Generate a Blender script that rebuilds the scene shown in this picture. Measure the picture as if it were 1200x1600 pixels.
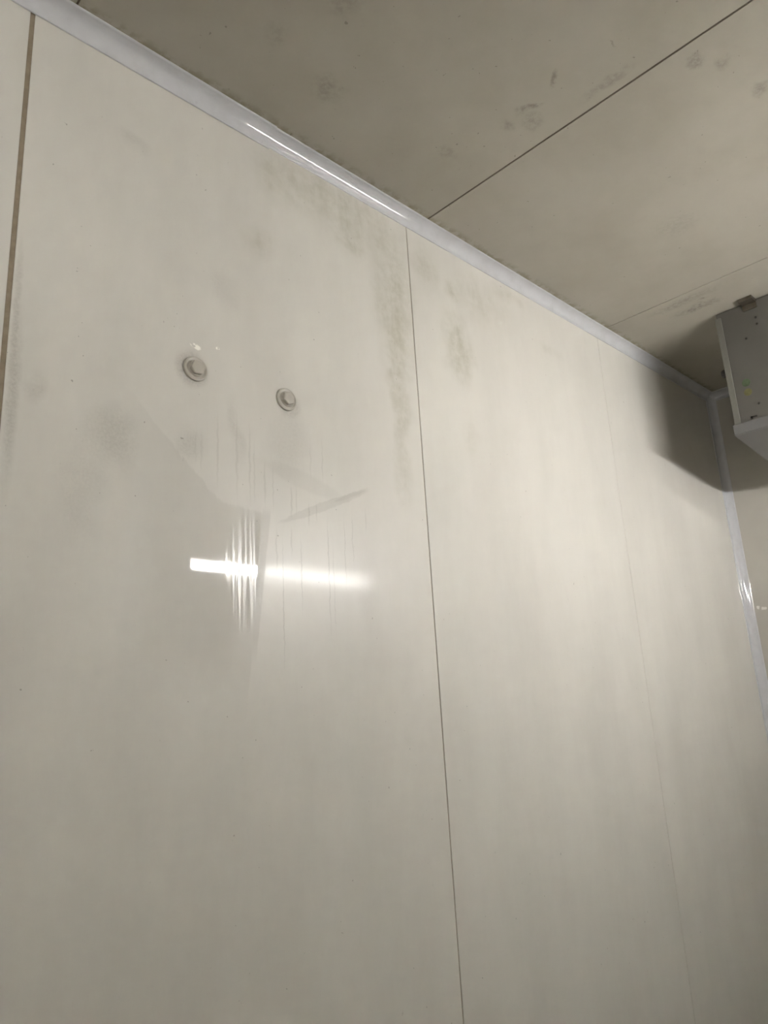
import bpy, bmesh, math, random
from mathutils import Matrix, Vector

S = bpy.context.scene
for o in list(bpy.data.objects):
    bpy.data.objects.remove(o)
COL = S.collection

# ------------------------------------------------------------------ camera, world, exposure
ZC = 1.55                                   # camera height above the floor
F_PX = 1147.4
cam_d = bpy.data.cameras.new('camera')
cam_d.sensor_fit = 'VERTICAL'
cam_d.sensor_height = 36.0
cam_d.lens = 36.0 * F_PX / 1600.0
cam_d.clip_start = 0.02
cam = bpy.data.objects.new('camera', cam_d)
COL.objects.link(cam)
YAW, PITCH, ROLL = 0.7819, 0.2602, -0.0568
cy, sy, cp, sp = math.cos(YAW), math.sin(YAW), math.cos(PITCH), math.sin(PITCH)
fw = Vector((sy * cp, cy * cp, sp))
rt = Vector((cy, -sy, 0))
up = rt.cross(fw)
c_, s_ = math.cos(ROLL), math.sin(ROLL)
rt, up = c_ * rt + s_ * up, -s_ * rt + c_ * up
m = Matrix((rt, up, -fw)).transposed().to_4x4()
m.translation = Vector((0, 0, ZC))
cam.matrix_world = m
S.camera = cam

world = bpy.data.worlds.new('world')
S.world = world
world.use_nodes = True
world.node_tree.nodes['Background'].inputs['Color'].default_value = (0.02, 0.02, 0.02, 1)
world.node_tree.nodes['Background'].inputs['Strength'].default_value = 0.2

S.view_settings.view_transform = 'Standard'
S.view_settings.look = 'None'
S.view_settings.gamma = 1.0
S.view_settings.use_curve_mapping = False
S.view_settings.exposure = 2.0
LAMP_STRENGTH = 49.0
try:
    S.cycles.max_bounces = 14
    S.cycles.diffuse_bounces = 10
    S.cycles.glossy_bounces = 6
    S.cycles.blur_glossy = 0.2
    S.cycles.sample_clamp_indirect = 40.0
except Exception:
    pass

# ------------------------------------------------------------------ room measures (metres)
Y_WALL = 1.42                               # the long panel wall in view
X_RIGHT = 4.016
X_LEFT = -3.20
Y_FRONT = -0.57                             # the wall behind the camera
H = ZC + 1.588                              # ceiling
COVE = 0.0437

# ------------------------------------------------------------------ helpers
def link(o, parent=None):
    COL.objects.link(o)
    if parent is not None:
        o.parent = parent
    return o

def obj(name, bm, mat, parent=None, smooth=False):
    me = bpy.data.meshes.new(name)
    bmesh.ops.recalc_face_normals(bm, faces=bm.faces)
    bm.to_mesh(me)
    bm.free()
    if smooth:
        for p in me.polygons:
            p.use_smooth = True
    if mat is not None:
        me.materials.append(mat)
    return link(bpy.data.objects.new(name, me), parent)

def smooth_by_angle(o, deg=35):
    me = o.data
    bm = bmesh.new()
    bm.from_mesh(me)
    for f in bm.faces:
        f.smooth = True
    for e in bm.edges:
        if len(e.link_faces) == 2 and e.calc_face_angle(0) > math.radians(deg):
            e.smooth = False
    bm.to_mesh(me)
    bm.free()
    return o

def add_box(bm, x0, x1, y0, y1, z0, z1, bevel=0.0, seg=2):
    r = bmesh.ops.create_cube(bm, size=1.0)
    vs = r['verts']
    for v in vs:
        v.co = Vector((x0 + (v.co.x + .5) * (x1 - x0), y0 + (v.co.y + .5) * (y1 - y0), z0 + (v.co.z + .5) * (z1 - z0)))
    if bevel > 0:
        es = list({e for v in vs for e in v.link_edges})
        bmesh.ops.bevel(bm, geom=es, offset=bevel, segments=seg, profile=.5, affect='EDGES')
    return bm

def box(*a, **k):
    return add_box(bmesh.new(), *a, **k)

def add_lathe(bm, prof, origin, axis, n=40):
    """prof: (r, h) pairs; axis: unit vector of h"""
    ax = Vector(axis).normalized()
    u = ax.orthogonal().normalized()
    w = ax.cross(u)
    rings = []
    for r, h in prof:
        if r < 1e-6:
            rings.append([bm.verts.new(Vector(origin) + ax * h)])
        else:
            rings.append([bm.verts.new(Vector(origin) + ax * h + (u * math.cos(2 * math.pi * i / n) + w * math.sin(2 * math.pi * i / n)) * r) for i in range(n)])
    for a, b in zip(rings, rings[1:]):
        for i in range(n):
            j = (i + 1) % n
            q = [a[i % len(a)], a[j % len(a)], b[j % len(b)], b[i % len(b)]]
            q2 = []
            for v in q:
                if v not in q2:
                    q2.append(v)
            if len(q2) > 2:
                bm.faces.new(q2)
    return bm

def add_prism(bm, poly, fn, t0, t1):
    """poly of 2-D points; fn(a, b, t) -> 3-D point"""
    A = [bm.verts.new(fn(a, b, t0)) for a, b in poly]
    B = [bm.verts.new(fn(a, b, t1)) for a, b in poly]
    bm.faces.new(A)
    bm.faces.new(list(reversed(B)))
    n = len(poly)
    for i in range(n):
        j = (i + 1) % n
        bm.faces.new([A[i], B[i], B[j], A[j]])
    return bm

def tag(o, label=None, cat=None, group=None, kind=None):
    if label: o['label'] = label
    if cat: o['category'] = cat
    if group: o['group'] = group
    if kind: o['kind'] = kind
    return o

def structure(o, label, cat):
    return tag(o, label, cat, kind='structure')

def empty(name, loc):
    o = bpy.data.objects.new(name, None)
    o.empty_display_size = .1
    o.location = loc
    COL.objects.link(o)
    return o

def under(o, root):
    """parent a world-placed mesh under an Empty without moving it"""
    o.parent = root
    o.matrix_parent_inverse = Matrix.Translation(root.location).inverted()
    return o

# ------------------------------------------------------------------ materials
class G:
    """small node-graph builder"""
    def __init__(self, name):
        self.mat = bpy.data.materials.new(name)
        self.mat.use_nodes = True
        self.nt = self.mat.node_tree
        self.b = self.nt.nodes['Principled BSDF']
        self.pos = self.nt.nodes.new('ShaderNodeNewGeometry').outputs['Position']
    def new(self, t, **kw):
        n = self.nt.nodes.new(t)
        for k, v in kw.items():
            setattr(n, k, v)
        return n
    def put(self, sock, v):
        if hasattr(v, 'is_output'):
            self.nt.links.new(v, sock)
        else:
            sock.default_value = v
    def math(self, op, a, b=None, c=None, clamp=False):
        n = self.new('ShaderNodeMath', operation=op, use_clamp=clamp)
        for i, v in enumerate((a, b, c)):
            if v is not None:
                self.put(n.inputs[i], v)
        return n.outputs[0]
    def noise(self, scale, detail=4, rough=.55, vec=None, vscale=None, dist=0.0):
        v = vec or self.pos
        if vscale:
            mp = self.new('ShaderNodeMapping')
            self.put(mp.inputs['Vector'], v)
            mp.inputs['Scale'].default_value = vscale
            v = mp.outputs[0]
        n = self.new('ShaderNodeTexNoise')
        self.put(n.inputs['Vector'], v)
        n.inputs['Scale'].default_value = scale
        n.inputs['Detail'].default_value = detail
        n.inputs['Roughness'].default_value = rough
        n.inputs['Distortion'].default_value = dist
        return n
    def range(self, v, a, b, c=0., d=1., smooth=True):
        n = self.new('ShaderNodeMapRange')
        n.interpolation_type = 'SMOOTHSTEP' if smooth else 'LINEAR'
        self.put(n.inputs['Value'], v)
        for k, q in zip(('From Min', 'From Max', 'To Min', 'To Max'), (a, b, c, d)):
            self.put(n.inputs[k], q)
        return n.outputs[0]
    def mix(self, f, a, b, blend='MIX'):
        n = self.new('ShaderNodeMix', data_type='RGBA', blend_type=blend)
        self.put(n.inputs[0], f)
        self.put(n.inputs[6], a)
        self.put(n.inputs[7], b)
        return n.outputs[2]
    def warp(self, amt, scale):
        n = self.noise(scale, 3)
        sub = self.new('ShaderNodeVectorMath', operation='SUBTRACT')
        self.put(sub.inputs[0], n.outputs['Color'])
        sub.inputs[1].default_value = (.5, .5, .5)
        mul = self.new('ShaderNodeVectorMath', operation='MULTIPLY_ADD')
        self.put(mul.inputs[0], sub.outputs[0])
        mul.inputs[1].default_value = (amt, amt, amt)
        self.put(mul.inputs[2], self.pos)
        return mul.outputs[0]
    def blob(self, vec, loc, rad, rot=(0, 0, 0), inner=.15, amt=1.0):
        mp = self.new('ShaderNodeMapping', vector_type='TEXTURE')
        self.put(mp.inputs['Vector'], vec)
        mp.inputs['Location'].default_value = loc
        mp.inputs['Rotation'].default_value = rot
        mp.inputs['Scale'].default_value = rad
        ln = self.new('ShaderNodeVectorMath', operation='LENGTH')
        self.put(ln.inputs[0], mp.outputs[0])
        return self.range(ln.outputs['Value'], inner, 1.0, amt, 0.0)
    def total(self, xs):
        t = xs[0]
        for x in xs[1:]:
            t = self.math('ADD', t, x)
        return t
    def xyz(self):
        n = self.new('ShaderNodeSeparateXYZ')
        self.put(n.inputs[0], self.pos)
        return n.outputs
    def bump(self, h, strength, dist):
        n = self.new('ShaderNodeBump')
        n.inputs['Strength'].default_value = strength
        n.inputs['Distance'].default_value = dist
        self.put(n.inputs['Height'], h)
        return n.outputs[0]
    def set(self, **kw):
        for k, v in kw.items():
            self.put(self.b.inputs[k.replace('_', ' ')], v)
        return self.mat

def rgb(r, g, b):
    def l(c):
        c /= 255
        return c / 12.92 if c <= .04045 else ((c + .055) / 1.055) ** 2.4
    return (l(r), l(g), l(b), 1)

def plain(name, col, rough=.5, metal=0., spot=.12, scale=9, spec=.5):
    g = G(name)
    n = g.range(g.noise(scale, 5).outputs['Fac'], .35, .7, 0, spot)
    dark = (col[0] * .5, col[1] * .48, col[2] * .42, 1)
    return g.set(Base_Color=g.mix(n, col, dark), Roughness=rough, Metallic=metal, Specular_IOR_Level=spec)

CREAM = rgb(211.5, 208.4, 201)
GRIME = rgb(116, 113, 72)
GREY = rgb(98, 95, 84)

def wall_material():
    """cream coated sheet: mould bloom, grey smudges, a wiped wet film with runs"""
    g = G('wall_sheet')
    x, y, z = g.xyz()
    z = g.math('SUBTRACT', z, ZC)
    wv = g.warp(.10, 7)
    wf = g.warp(.012, 40)
    ex = Y_WALL
    R0 = .12                                                   # blob depth through the sheet
    def bl(vec, cx, cz, rx, rz, amt, rot=0., inner=.1):
        return g.blob(vec, (cx, ex, cz + ZC), (rx, 10, rz), (0, rot, 0), inner, amt)
    bloom = g.total([
        bl(wv, 1.30, 1.48, .34, .17, .60), bl(wv, 1.06, 1.47, .12, .12, .40),
        bl(wv, 1.51, 1.22, .12, .36, .75), bl(wv, 1.515, .95, .07, .25, .55),
        bl(wv, 1.815, 1.18, .115, .19, .85), bl(wv, 1.67, 1.43, .09, .12, .5),
        bl(wv, 1.34, 1.36, .09, .07, .40), bl(wv, .99, 1.22, .09, .06, .40),
        bl(wv, 1.80, 1.385, .06, .055, .6), bl(wv, 1.98, 1.40, .22, .14, .35),
        bl(wv, 1.50, .72, .05, .22, .40), bl(wv, 1.83, .84, .06, .12, .25),
        bl(wv, 2.42, 1.36, .12, .04, .25), bl(wv, 2.15, 1.50, .20, .05, .30)])
    streak = g.range(g.noise(1.0, 5, .6, vscale=(26, 1, 5)).outputs['Fac'], .30, .70, .5, 1)
    mott = g.range(g.noise(24, 6, .65).outputs['Fac'], .3, .68, .3, 1)
    bloom = g.math('MULTIPLY', bloom, g.math('MULTIPLY', streak, mott), clamp=True)
    smudge = g.total([
        bl(wv, .62, .59, .085, .10, .55), bl(wv, .56, .46, .06, .16, .30), bl(wv, .642, 1.33, .05, .035, .35),
        bl(wv, .89, 1.03, .07, .07, .25), bl(wv, .80, .60, .06, .05, .45), bl(wv, 1.08, .66, .09, .14, .3),
        bl(wv, .92, .66, .03, .12, .35), bl(wf, .418, .62, .018, .26, .7), bl(wf, .412, .82, .010, .2, .5),
        bl(wf, .802, .792, .052, .055, .85, inner=.5), bl(wf, 1.085, .775, .045, .045, .55, inner=.5),
        bl(wv, .445, .66, .03, .05, .4), bl(wv, 1.34, .30, .05, .2, .12)])
    speck = g.range(g.noise(150, 4, .75).outputs['Fac'], .30, .74, .35, 1)
    smudge = g.math('MULTIPLY', smudge, speck, clamp=True)
    # thin runs: x, top z, bottom z, half width, amount
    runs = [(1.316 - .279, .452, .31, .0035, .35), (1.055, .455, .06, .0022, .6), (1.083, .455, .36, .003, .35),
            (1.112, .44, .215, .0026, .55), (1.20, .53, .145, .0022, .6), (1.216, .48, .13, .0018, .4),
            (1.258, .52, .275, .0018, .55), (1.287, .53, .34, .0018, .45), (1.337, .54, .455, .0018, .5),
            (.872, .72, .49, .004, .28), (.925, .75, .46, .004, .25), (.962, .72, .46, .004, .30), (.975, .68, .46, .003, .25),
            (1.005, .62, .47, .004, .3), (1.03, .62, .46, .003, .3), (1.085, .57, .46, .004, .35), (1.10, .57, .47, .003, .3),
            (1.19, .72, .56, .003, .25), (1.14, .53, .44, .003, .35), (1.165, .53, .46, .003, .3), (1.15, .70, .56, .003, .2),
            (.83, .66, .53, .004, .18), (.815, .66, .55, .003, .18)]
    rn = [g.blob(wf, (rx, ex, (a + b) / 2 + ZC), (w, 10, (a - b) / 2), (0, 0, 0), .3, am) for rx, a, b, w, am in runs]
    # the two wiped strokes meeting in a V, and the band wiped straight down
    rn.append(bl(wf, 1.200, .520, .185, .013, .30, -.41, .75))
    rn.append(bl(wf, 1.290, .563, .085, .007, .2, -.44, .6))
    rn.append(bl(wf, 1.125, .575, .175, .03, .16, .22, .55))
    runs_m = g.math('MINIMUM', g.total(rn), .8)
    # wet film: left of the band and below a stepped upper edge
    wob = g.math('MULTIPLY', g.math('SUBTRACT', g.noise(1.0, 4, vscale=(60, 1, 9)).outputs['Fac'], .5), .03)
    zz = g.math('ADD', z, wob)
    bandx = g.math('ADD', g.math('MULTIPLY_ADD', z, .10, .949), g.math('MULTIPLY', wob, .25))      # left edge of the band
    bandw = g.range(z, .16, .45, .016, .024, False)
    left = g.range(g.math('SUBTRACT', x, bandx), -.002, .002, 1, 0)
    band = g.math('MULTIPLY', g.math('SUBTRACT', 1, left), g.range(g.math('SUBTRACT', g.math('SUBTRACT', x, bandx), bandw), -.002, .002, 1, 0))
    band = g.math('MULTIPLY', band, g.math('MULTIPLY', g.range(z, .10, .18, 0, 1), g.range(z, .46, .49, 1, 0)))
    top1 = g.math('MULTIPLY_ADD', x, -.97, 1.332)              # falling edge on the left
    top2 = g.math('MULTIPLY_ADD', x, -.12, .590)               # flatter edge to the band
    topz = g.math('MAXIMUM', top1, top2)
    below = g.range(g.math('SUBTRACT', topz, zz), -.004, .006, 0, 1)
    film = g.math('MULTIPLY', g.math('MULTIPLY', left, below), g.math('MULTIPLY', g.range(x, .60, .80), g.range(z, -.05, .17)))
    comb = g.range(g.noise(1.0, 3, vscale=(260, 1, 3.5)).outputs['Fac'], .46, .54)
    comb = g.math('MULTIPLY', comb, g.range(x, .86, .94, 0, 1))
    haze_right = g.range(x, .94, 1.10, 0, 1)
    # colour
    fine = g.range(g.noise(3.0, 6, .6, vscale=(1.6, 1, .5)).outputs['Fac'], .3, .75, 0, .10)
    col = g.mix(fine, CREAM, GREY)
    col = g.mix(g.math('MULTIPLY', bloom, .62), col, GRIME)
    col = g.mix(g.math('MULTIPLY', smudge, .5), col, GREY)
    col = g.mix(g.math('MULTIPLY', runs_m, .45), col, GREY)
    col = g.mix(g.math('MULTIPLY', film, .07), col, GREY)
    col = g.mix(g.math('MULTIPLY', band, .16), col, GREY)
    tiny = g.range(g.noise(75, 2, .5).outputs['Fac'], .765, .79, 0, .5)
    col = g.mix(tiny, col, GREY)
    chips = g.total([bl(wf, .812, .853, .016, .008, 1, .2, .6), bl(wf, .872, .868, .006, .005, 1, 0, .6)])
    chips = g.math('MULTIPLY', g.math('MINIMUM', chips, 1), g.range(g.noise(120, 2).outputs['Fac'], .42, .5))
    col = g.mix(chips, col, rgb(250, 248, 240))
    # gloss: crisp in the film, hazier on the dry sheet
    r_dry = g.math('ADD', g.range(g.noise(9, 4).outputs['Fac'], .3, .7, .085, .12), g.math('MULTIPLY', bloom, .3))
    r_dry = g.math('MULTIPLY_ADD', g.math('MULTIPLY', comb, left), .13, r_dry)
    rough = g.math('MULTIPLY_ADD', g.math('SUBTRACT', .035, r_dry), g.math('MULTIPLY', film, g.math('SUBTRACT', 1, g.math('MULTIPLY', comb, 1.0))), r_dry)
    coat = g.math('MULTIPLY', g.range(film, 0, 1, .14, .9), g.math('SUBTRACT', 1, g.math('MULTIPLY', band, .95)))
    coat = g.math('MULTIPLY', coat, g.math('SUBTRACT', 1, g.math('MULTIPLY', runs_m, .6)))
    coat = g.math('MULTIPLY', coat, g.range(bloom, 0, .8, 1, .4))
    wave = g.noise(1.5, 2, .4).outputs['Fac']
    g.nt.links.new(g.bump(wave, .05, .01), g.b.inputs['Normal'])
    g.nt.links.new(g.bump(wave, .02, .01), g.b.inputs['Coat Normal'])
    return g.set(Base_Color=col, Roughness=g.range(film, 0, 1, .35, .55), Specular_IOR_Level=.34,
                 Coat_Weight=coat, Coat_Roughness=rough, Coat_IOR=1.45)

def ceiling_material():
    g = G('ceiling_sheet')
    wv = g.warp(.07, 11)
    wf = g.warp(.02, 40)
    def bl(vec, cx, cy, rx, ry, amt, rot=0., inner=.1):
        return g.blob(vec, (cx, cy, H), (rx, ry, 10), (0, 0, rot), inner, amt)
    a = g.total([
        bl(wv, 1.524, .875, .02, .05, .9, .3), bl(wf, 1.493, .771, .040, .011, .9, .75), bl(wv, 1.58, .90, .06, .04, .5),
        bl(wf, 1.512, .609, .022, .004, .9, -.15), bl(wv, 1.726, .492, .05, .03, .7), bl(wv, 1.795, .445, .04, .025, .6),
        bl(wv, 1.057, 1.19, .08, .05, .5), bl(wv, .863, 1.145, .05, .05, .3), bl(wv, 1.964, .408, .05, .04, .7),
        bl(wv, 1.523, .952, .03, .025, .5), bl(wv, 1.48, 1.135, .05, .03, .35), bl(wv, 1.61, .68, .03, .10, .5),
        bl(wv, 2.996, 1.035, .05, .14, .9), bl(wv, 2.90, 1.06, .05, .20, .6), bl(wv, .934, .971, .05, .05, .4),
        bl(wv, 2.366, .83, .10, .10, .25), bl(wf, 2.94, .99, .012, .03, .9, .2)])
    sp = g.range(g.noise(60, 5, .7).outputs['Fac'], .36, .66, .15, 1)
    a = g.math('MULTIPLY', a, sp, clamp=True)
    x, y, z = g.xyz()
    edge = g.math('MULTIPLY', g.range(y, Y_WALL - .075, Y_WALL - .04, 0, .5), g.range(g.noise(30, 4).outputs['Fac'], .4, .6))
    cloud = g.range(g.noise(2.2, 6, .6).outputs['Fac'], .32, .75, 0, .22)
    col = g.mix(cloud, rgb(173, 168, 156), rgb(112, 103, 78))
    col = g.mix(g.math('MULTIPLY', a, .6), col, rgb(66, 60, 46))
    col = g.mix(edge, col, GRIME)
    tiny = g.range(g.noise(60, 2, .5).outputs['Fac'], .74, .77, 0, .5)
    col = g.mix(tiny, col, GREY)
    g.nt.links.new(g.bump(g.noise(3, 2).outputs['Fac'], .1, .02), g.b.inputs['Normal'])
    return g.set(Base_Color=col, Roughness=.5, Specular_IOR_Level=.4)

M_WALL = wall_material()
M_CEIL = ceiling_material()
M_DRYWALL = plain('plain_sheet', rgb(230, 227, 219), .32, spot=.10, scale=3)
g = G('end_wall_sheet')
_n = g.range(g.noise(3, 5).outputs['Fac'], .35, .7, 0, .10)
_c = g.mix(_n, rgb(188, 184, 175), GREY)
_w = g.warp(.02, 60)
_m = g.total([g.blob(_w, (X_RIGHT, 1.362, ZC + .392), (10, .008, .012), inner=.6), g.blob(_w, (X_RIGHT, 1.335, ZC + .384), (10, .016, .010), inner=.6, amt=.7),  # pale marks painted in place of a lamp's reflection
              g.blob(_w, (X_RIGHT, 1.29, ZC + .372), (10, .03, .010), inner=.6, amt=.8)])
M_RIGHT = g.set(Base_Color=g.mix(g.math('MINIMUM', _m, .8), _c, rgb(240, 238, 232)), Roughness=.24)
M_SEAM = plain('seam_sealant', rgb(146, 133, 114), .75, spot=.4, scale=40)
M_SEAM_C = plain('ceiling_seam_sealant', rgb(112, 102, 88), .75, spot=.5, scale=40)
M_FLOOR = plain('floor_sheet', rgb(112, 110, 104), .55, spot=.4, scale=5)
M_HOUSING = plain('lamp_housing', rgb(225, 225, 222), .4)
M_CAP = plain('bolt_plastic', rgb(180, 175, 165), .42, spot=.10, scale=30)
M_UNIT = plain('unit_sheet', rgb(96, 94, 89), .34, spot=.18, scale=7)
M_UNIT_EDGE = plain('unit_edge', rgb(116, 115, 108), .32, spot=.10)
M_PAN = plain('pan_sheet', rgb(112, 111, 110), .05, spot=.06, scale=5)
M_STEEL = plain('zinc_steel', rgb(104, 97, 86), .45, .6, spot=.5, scale=30)
M_DARK = plain('dark_rubber', rgb(46, 42, 38), .6)
M_GREEN = plain('green_sticker', rgb(82, 98, 72), .6, spot=.5, scale=60)
M_YELLOW = plain('yellow_sticker', rgb(108, 105, 68), .6, spot=.5, scale=60)

def cove_material():
    g = G('cove_plastic')
    n = g.range(g.noise(14, 5, .6).outputs['Fac'], .4, .72, 0, .28)
    col = g.mix(n, rgb(204, 205, 208), rgb(176, 175, 174))
    sp = g.range(g.noise(45, 2, .5).outputs['Fac'], .70, .75, 0, .5)
    col = g.mix(sp, col, rgb(190, 190, 194))
    r = g.range(g.noise(22, 4).outputs['Fac'], .6, .8, .028, .05)
    return g.set(Base_Color=col, Roughness=r, Specular_IOR_Level=.9)
M_COVE = cove_material()

g = G('light_diffuser')
M_TUBE = g.set(Base_Color=(.9, .9, .9, 1), Roughness=.4, Emission_Color=(1, .983, .956, 1), Emission_Strength=LAMP_STRENGTH)

# ------------------------------------------------------------------ room shell
TH = .10
SEAM_D = .0022
def wall_panels(parent, seams, gaps, ends, mat):
    """separate sheet panels along x on the wall at Y_WALL"""
    xs = [ends[0]] + seams + [ends[1]]
    gs = [0] + gaps + [0]
    for i in range(len(xs) - 1):
        bm = box(xs[i] + gs[i] / 2, xs[i + 1] - gs[i + 1] / 2, Y_WALL, Y_WALL + SEAM_D + .004, 0.0, H - .004, bevel=.0012, seg=2)
        obj('panel', bm, mat, parent)

w = obj('wall_back', box(X_LEFT, X_RIGHT + TH, Y_WALL + SEAM_D, Y_WALL + TH, 0, H), M_SEAM)
structure(w, 'long wall of glossy cream cold room panels, stained and streaked', 'wall')
wall_panels(w, [-1.99, -.80, .397, 1.590, 2.815], [.004, .005, .0105, .0036, .0020], (X_LEFT, X_RIGHT), M_WALL)

w = obj('wall_right', box(X_RIGHT + SEAM_D, X_RIGHT + TH, Y_FRONT, Y_WALL, 0, H), M_SEAM)
structure(w, 'cream panel end wall beyond the corner, behind the cooling unit', 'wall')
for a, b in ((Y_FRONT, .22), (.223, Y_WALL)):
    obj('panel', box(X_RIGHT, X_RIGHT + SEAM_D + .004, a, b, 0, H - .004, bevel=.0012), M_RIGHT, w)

w = obj('wall_left', box(X_LEFT - TH, X_LEFT, Y_FRONT, Y_WALL + TH, 0, H), M_DRYWALL)
structure(w, 'plain cream panel wall out of view on the left', 'wall')
w = obj('wall_front', box(X_LEFT - TH, X_RIGHT + TH, Y_FRONT - TH, Y_FRONT, 0, H), M_DRYWALL)
structure(w, 'plain cream panel wall behind the camera carrying the tube light', 'wall')
w = obj('floor', box(X_LEFT - TH, X_RIGHT + TH, Y_FRONT - TH, Y_WALL + TH, -.08, 0), M_FLOOR)
structure(w, 'dark grey cold room floor below the view', 'floor')

w = obj('ceiling', box(X_LEFT - TH, X_RIGHT + TH, Y_FRONT - TH, Y_WALL + TH, H + SEAM_D, H + TH), M_SEAM_C)
structure(w, 'dull beige ceiling of long panels with dark smudges', 'ceiling')
cs = [X_LEFT - TH, -1.90, -.72, .475, 1.660, 2.841, X_RIGHT + TH]
cg = [0, .004, .004, .005, .0062, .0036, 0]
for i in range(6):
    bm = box(cs[i] + cg[i] / 2, cs[i + 1] - cg[i + 1] / 2, Y_FRONT - TH, Y_WALL + TH, H, H + SEAM_D + .004, bevel=.001)
    obj('panel', bm, M_CEIL, w)

# coving: concave quarter strip with a small flat lip on each edge
def cove_profile(c, lip=.009, n=20):
    """2-D points (a: off the wall, b: below the ceiling), front face first then the back"""
    front = [(.0012, c + lip), (.0030, c + lip - .001), (.0030, c)]
    for i in range(n + 1):
        t = math.pi / 2 * i / n
        front.append((.0030 + (c - .003) * (1 - math.cos(t)), .0030 + (c - .003) * (1 - math.sin(t))))
    front += [(c + .002, .0020), (c + .0035, .0008)]
    back = [(c + .0035, 0.0), (0.0, 0.0), (0.0, c + lip)]
    return front + back

def cove(name, fn, t0, t1, c, label, parent=None):
    bm = add_prism(bmesh.new(), cove_profile(c), fn, t0, t1)
    o = obj(name, bm, M_COVE, parent)
    smooth_by_angle(o, 30)
    if parent is None:
        structure(o, label, 'trim')
    return o

along_wall = lambda a, b, t: Vector((t, Y_WALL - a, H - b))
along_right = lambda a, b, t: Vector((X_RIGHT - a, t, H - b))
upright = lambda a, b, t: Vector((X_RIGHT - b, Y_WALL - a, t))
C0 = COVE - .0085
lapped = lambda a, b, t: Vector((t, Y_WALL - a * 1.05 - .001, H - b * 1.13))
cove('trim_1', lapped, X_LEFT, 1.034, C0, 'blue-grey plastic coving under the ceiling, piece left of its joint')
cove('trim_2', along_wall, 1.034, X_RIGHT, C0, 'blue-grey plastic coving under the ceiling, long piece right of its joint')
cove('trim_3', along_right, Y_FRONT, Y_WALL, C0, 'shaded plastic coving between the ceiling and the end wall')
cove('trim_4', upright, 0, H, C0, 'upright grey plastic coving down the corner of the two walls')

# ------------------------------------------------------------------ strip lights on the wall behind the camera
LY, LZ, LL = -.50, ZC + .765, 1.23
def strip_light(x, label, LZ=LZ):
    t = empty('strip_light', (x, Y_FRONT, LZ))
    tag(t, label, 'light')
    bm = box(x - LL / 2 - .02, x + LL / 2 + .02, Y_FRONT, LY - .006, LZ - .034, LZ + .034, bevel=.005)
    for s in (-1, 1):                       # unseen lips, added to cut steep light onto ceiling and lower wall
        add_box(bm, x - LL / 2 - .02, x + LL / 2 + .02, LY - .012, LY + .0235, LZ + s * .029 - .004, LZ + s * .029 + .004, bevel=.0015)
    under(smooth_by_angle(obj('housing', bm, M_HOUSING)), t)
    # gently domed diffuser set in the face of the housing
    prof = [(-.022, -.006), (-.021, -.002), (-.012, 0), (.012, 0), (.021, -.002), (.022, -.006)]
    bm = add_prism(bmesh.new(), prof, lambda a, b, q: Vector((q, LY + b, LZ + a)), x - LL / 2, x + LL / 2)
    under(obj('diffuser', bm, M_TUBE), t)
    for s in (-1, 1):
        a = x + s * (LL / 2 + .011)
        bm = box(a - .011, a + .011, Y_FRONT + .004, LY + .024, LZ - .036, LZ + .036, bevel=.004)
        under(smooth_by_angle(obj('end_cap', bm, M_HOUSING)), t)
strip_light(2.505, 'white strip light behind the camera, mirrored as the bright streak on the panel wall')
strip_light(-1.6, 'white strip light behind the camera, further left and out of view', ZC + 1.05)

# ------------------------------------------------------------------ plastic bolt caps on the wall
def bolt_cap(x, z, spin, label, tilt):
    r = empty('bolt_cap', (x, Y_WALL, z + ZC))
    tag(r, label, 'bolt', 'plastic bolt caps on the panel wall')
    prof = [(.0, 0), (.0305, 0), (.0310, .0025), (.0300, .0050), (.0272, .0062), (.0245, .0050), (.0215, .0046), (.0200, .0060), (.0190, .0080), (.0, .0082)]
    o = smooth_by_angle(obj('flange', add_lathe(bmesh.new(), prof, (0, 0, 0), (0, -1, 0), 48), M_CAP, r), 40)
    bm = bmesh.new()
    poly = [(.0188 * math.cos(math.radians(60 * i + spin)), .0188 * math.sin(math.radians(60 * i + spin))) for i in range(6)]
    add_prism(bm, poly, lambda a, b, t: Vector((a, t, b)), -.007, -.0160)
    up_e = [e for e in bm.edges if not (abs(e.verts[0].co.y + .007) < 1e-5 or abs(e.verts[1].co.y + .007) < 1e-5)
            or abs(e.verts[0].co.y - e.verts[1].co.y) > .005]
    bmesh.ops.bevel(bm, geom=up_e, offset=.0028, segments=3, profile=.6, affect='EDGES')
    smooth_by_angle(obj('hex_head', bm, M_CAP, r), 40)
    r.rotation_euler = (tilt[0], 0, tilt[1])
    return r
bolt_cap(.811, .794, 5, 'grey plastic hexagonal bolt cap, the left one with paint chips above it', (0, 0))
bolt_cap(1.075, .786, 22, 'grey plastic hexagonal bolt cap, the right one nearer the middle seam', (0, 0))

# ------------------------------------------------------------------ evaporator hung under the ceiling
UX, UY0, UY1 = 3.124, -.36, 1.015
UZ0, UZ1 = ZC + 1.064, H - .004
u = empty('evaporator_unit', (UX + .33, .28, H))
tag(u, 'grey metal cooling unit hung from the ceiling near the end wall, with drip pan', 'cooler')
def upart(name, bm, mat, label=None, ang=35):
    o = under(smooth_by_angle(obj(name, bm, mat), ang), u)
    if label: o['label'] = label
    return o
casing = upart('casing', box(UX, UX + .66, UY0 + .012, UY1 - .004, UZ0, UZ1, bevel=.002), M_UNIT, None, 0)
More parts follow.
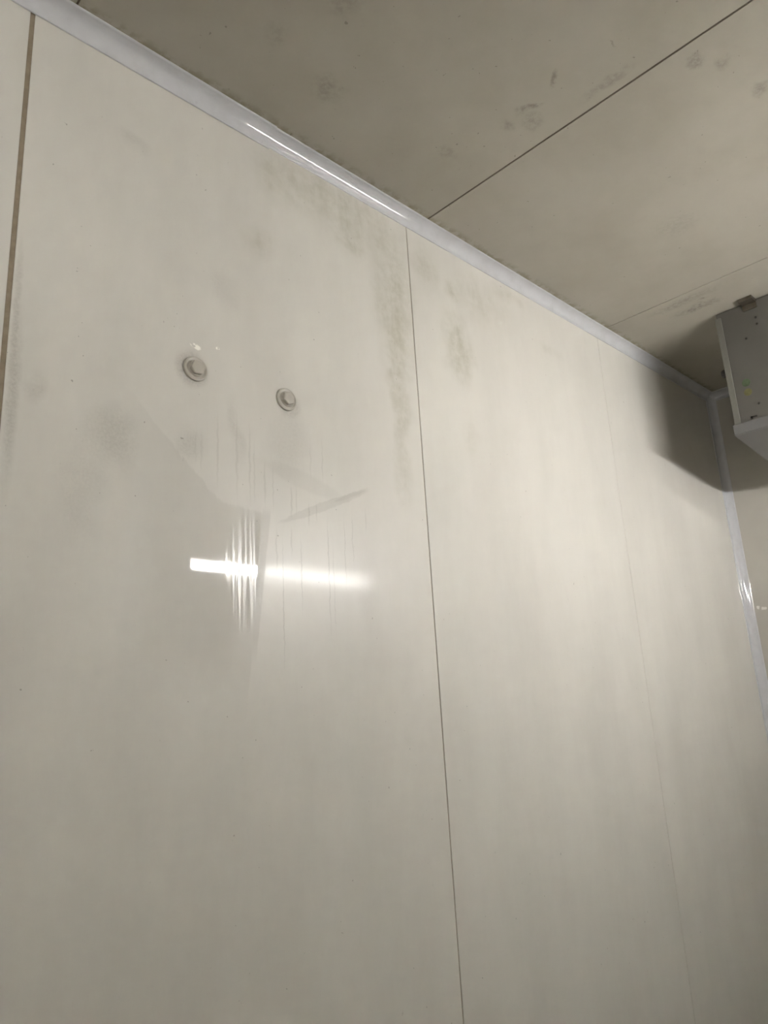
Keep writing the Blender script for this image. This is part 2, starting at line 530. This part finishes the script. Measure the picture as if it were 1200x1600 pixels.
# end sheet with a return flange folded round onto the front
bm = box(UX - .004, UX + .665, UY1 - .006, UY1, UZ0 + .004, UZ1 - .022, bevel=.001)
add_box(bm, UX - .0065, UX, UY1 - .024, UY1, UZ0 + .004, UZ1 - .022, bevel=.0015)
upart('side_panel', bm, M_UNIT_EDGE, 'lighter folded edge strip', 5)
# drip pan: raised rim in front, belly falling to a drain line
PD = .70
pan = [(UX - .014, 1.065), (UX - .014, 1.022), (UX - .006, 1.018), (UX + .36, .977), (UX + .46, .968), (UX + PD, .968), (UX + PD + .005, 1.055), (UX + PD, 1.055),
       (UX + PD - .005, .973), (UX + .46, .973), (UX + .36, .982), (UX + .0, 1.022), (UX - .011, 1.026), (UX - .011, 1.065)]
bm = add_prism(bmesh.new(), pan, lambda a, b, t: Vector((a, t, b + ZC)), UY0 - .004, UY1 + .006)
for yy in (UY0 - .004, UY1 + .0035):
    end = [(UX - .012, 1.06), (UX - .012, 1.022), (UX + .36, .979), (UX + .46, .970), (UX + PD, .970), (UX + PD, 1.053)]
    add_prism(bm, end, lambda a, b, t: Vector((a, t, b + ZC)), yy, yy + .0025)
upart('drip_pan', bm, M_PAN, 'paler tray with a rim and sloping underside', 0)
# hanger brackets with bolts at the ceiling
for yy in (.87, -.22):
    bm = box(UX - .052, UX + .012, yy - .028, yy + .028, H - .016, H - .0005, bevel=.002)
    add_box(bm, UX - .006, UX + .0, yy - .028, yy + .028, H - .04, H - .012, bevel=.0015)
    br = upart('hanger_bracket', bm, M_STEEL, 'rusty steel bracket with a bolt', 0)
    bb = add_lathe(bmesh.new(), [(0, 0), (.011, 0), (.012, .002), (.012, .009), (.009, .011), (0, .011)], (UX - .03, yy, H - .016), (0, 0, -1), 6)
    o = obj('bolt', bb, M_STEEL, br)
    o.matrix_parent_inverse = Matrix.Translation(u.location).inverted()
# screws, scuff and stickers on the front sheet
def disc(y, z, r, h=.0012):
    return add_lathe(bmesh.new(), [(0, 0), (r, 0), (r, h * .6), (r * .85, h), (0, h)], (UX, y, z + ZC), (-1, 0, 0), 24)
for yy, zz in ((.908, 1.428), (.909, 1.132), (.856, 1.505), (.856, 1.475), (.70, 1.10), (.70, 1.54)):
    upart('screw', disc(yy, zz, .0048, .003), M_DARK)
upart('sticker', disc(.942, 1.237, .017), M_GREEN, 'faded round green sticker')
upart('sticker', disc(.942, 1.194, .016), M_YELLOW, 'faded round yellow sticker')
bm = box(UX - .0015, UX, .925, .950, 1.079 + ZC, 1.086 + ZC, bevel=.0004)
add_box(bm, UX - .0015, UX, .942, .950, 1.073 + ZC, 1.086 + ZC, bevel=.0004)
upart('slot', bm, M_DARK, 'small dark slot above the drip pan')
bm = add_lathe(bmesh.new(), [(0, 0), (.014, 0), (.018, .004), (.018, .016), (.014, .022), (0, .023)], (UX + .02, UY1 - .001, ZC + 1.315), (0, 1, 0), 20)
upart('cable_gland', bm, M_DARK, 'dark round plug on the side')
# fan on the front, further along than the picture reaches
fc = (UX, .32, (UZ0 + UZ1) / 2)
upart('fan_shroud', add_lathe(bmesh.new(), [(.205, 0), (.205, .018), (.198, .022), (.188, .018), (.188, 0)], fc, (-1, 0, 0), 48), M_UNIT_EDGE)
upart('fan_recess', add_lathe(bmesh.new(), [(0, .001), (.19, .001), (.19, .0), (0, .0)], fc, (-1, 0, 0), 48), M_DARK)
for k in range(5):
    a = 2 * math.pi * k / 5
    bm = bmesh.new()
    pts = []
    for i in range(7):
        rr = .04 + .135 * i / 6
        ww = .028 + .05 * math.sin(math.pi * min(1, i / 6 * .62 + .2))
        pts.append((rr, ww))
    L, Rr = [], []
    for rr, ww in pts:
        for s, lst, hh in ((-1, L, .006), (1, Rr, .022)):
            yy, zz = rr * math.cos(a) - s * ww * math.sin(a), rr * math.sin(a) + s * ww * math.cos(a)
            lst.append(bm.verts.new((fc[0] - hh, fc[1] + yy, fc[2] + zz)))
    for i in range(6):
        bm.faces.new([L[i], L[i + 1], Rr[i + 1], Rr[i]])
    bmesh.ops.solidify(bm, geom=list(bm.faces), thickness=.0015)
    upart('fan_blade', bm, M_DARK)
bm = add_lathe(bmesh.new(), [(0, .024), (.045, .024), (.05, .02), (.05, .001), (0, .001)], fc, (-1, 0, 0), 32)
upart('fan_hub', bm, M_DARK)
bm = bmesh.new()
def ring(rr, h, w=.002):
    add_lathe(bm, [(rr - w, h - w), (rr + w, h - w), (rr + w, h + w), (rr - w, h + w), (rr - w, h - w)], fc, (-1, 0, 0), 48)
for rr in (.06, .09, .12, .15, .18, .197):
    ring(rr, .034)
for k in range(8):
    a = math.pi / 4 * k
    d = Vector((0, math.cos(a), math.sin(a)))
    add_lathe(bm, [(0, .05), (.0022, .05), (.0022, .2), (0, .2)], Vector(fc) - Vector((.036, 0, 0)), d, 6)
upart('fan_guard', bm, M_STEEL)
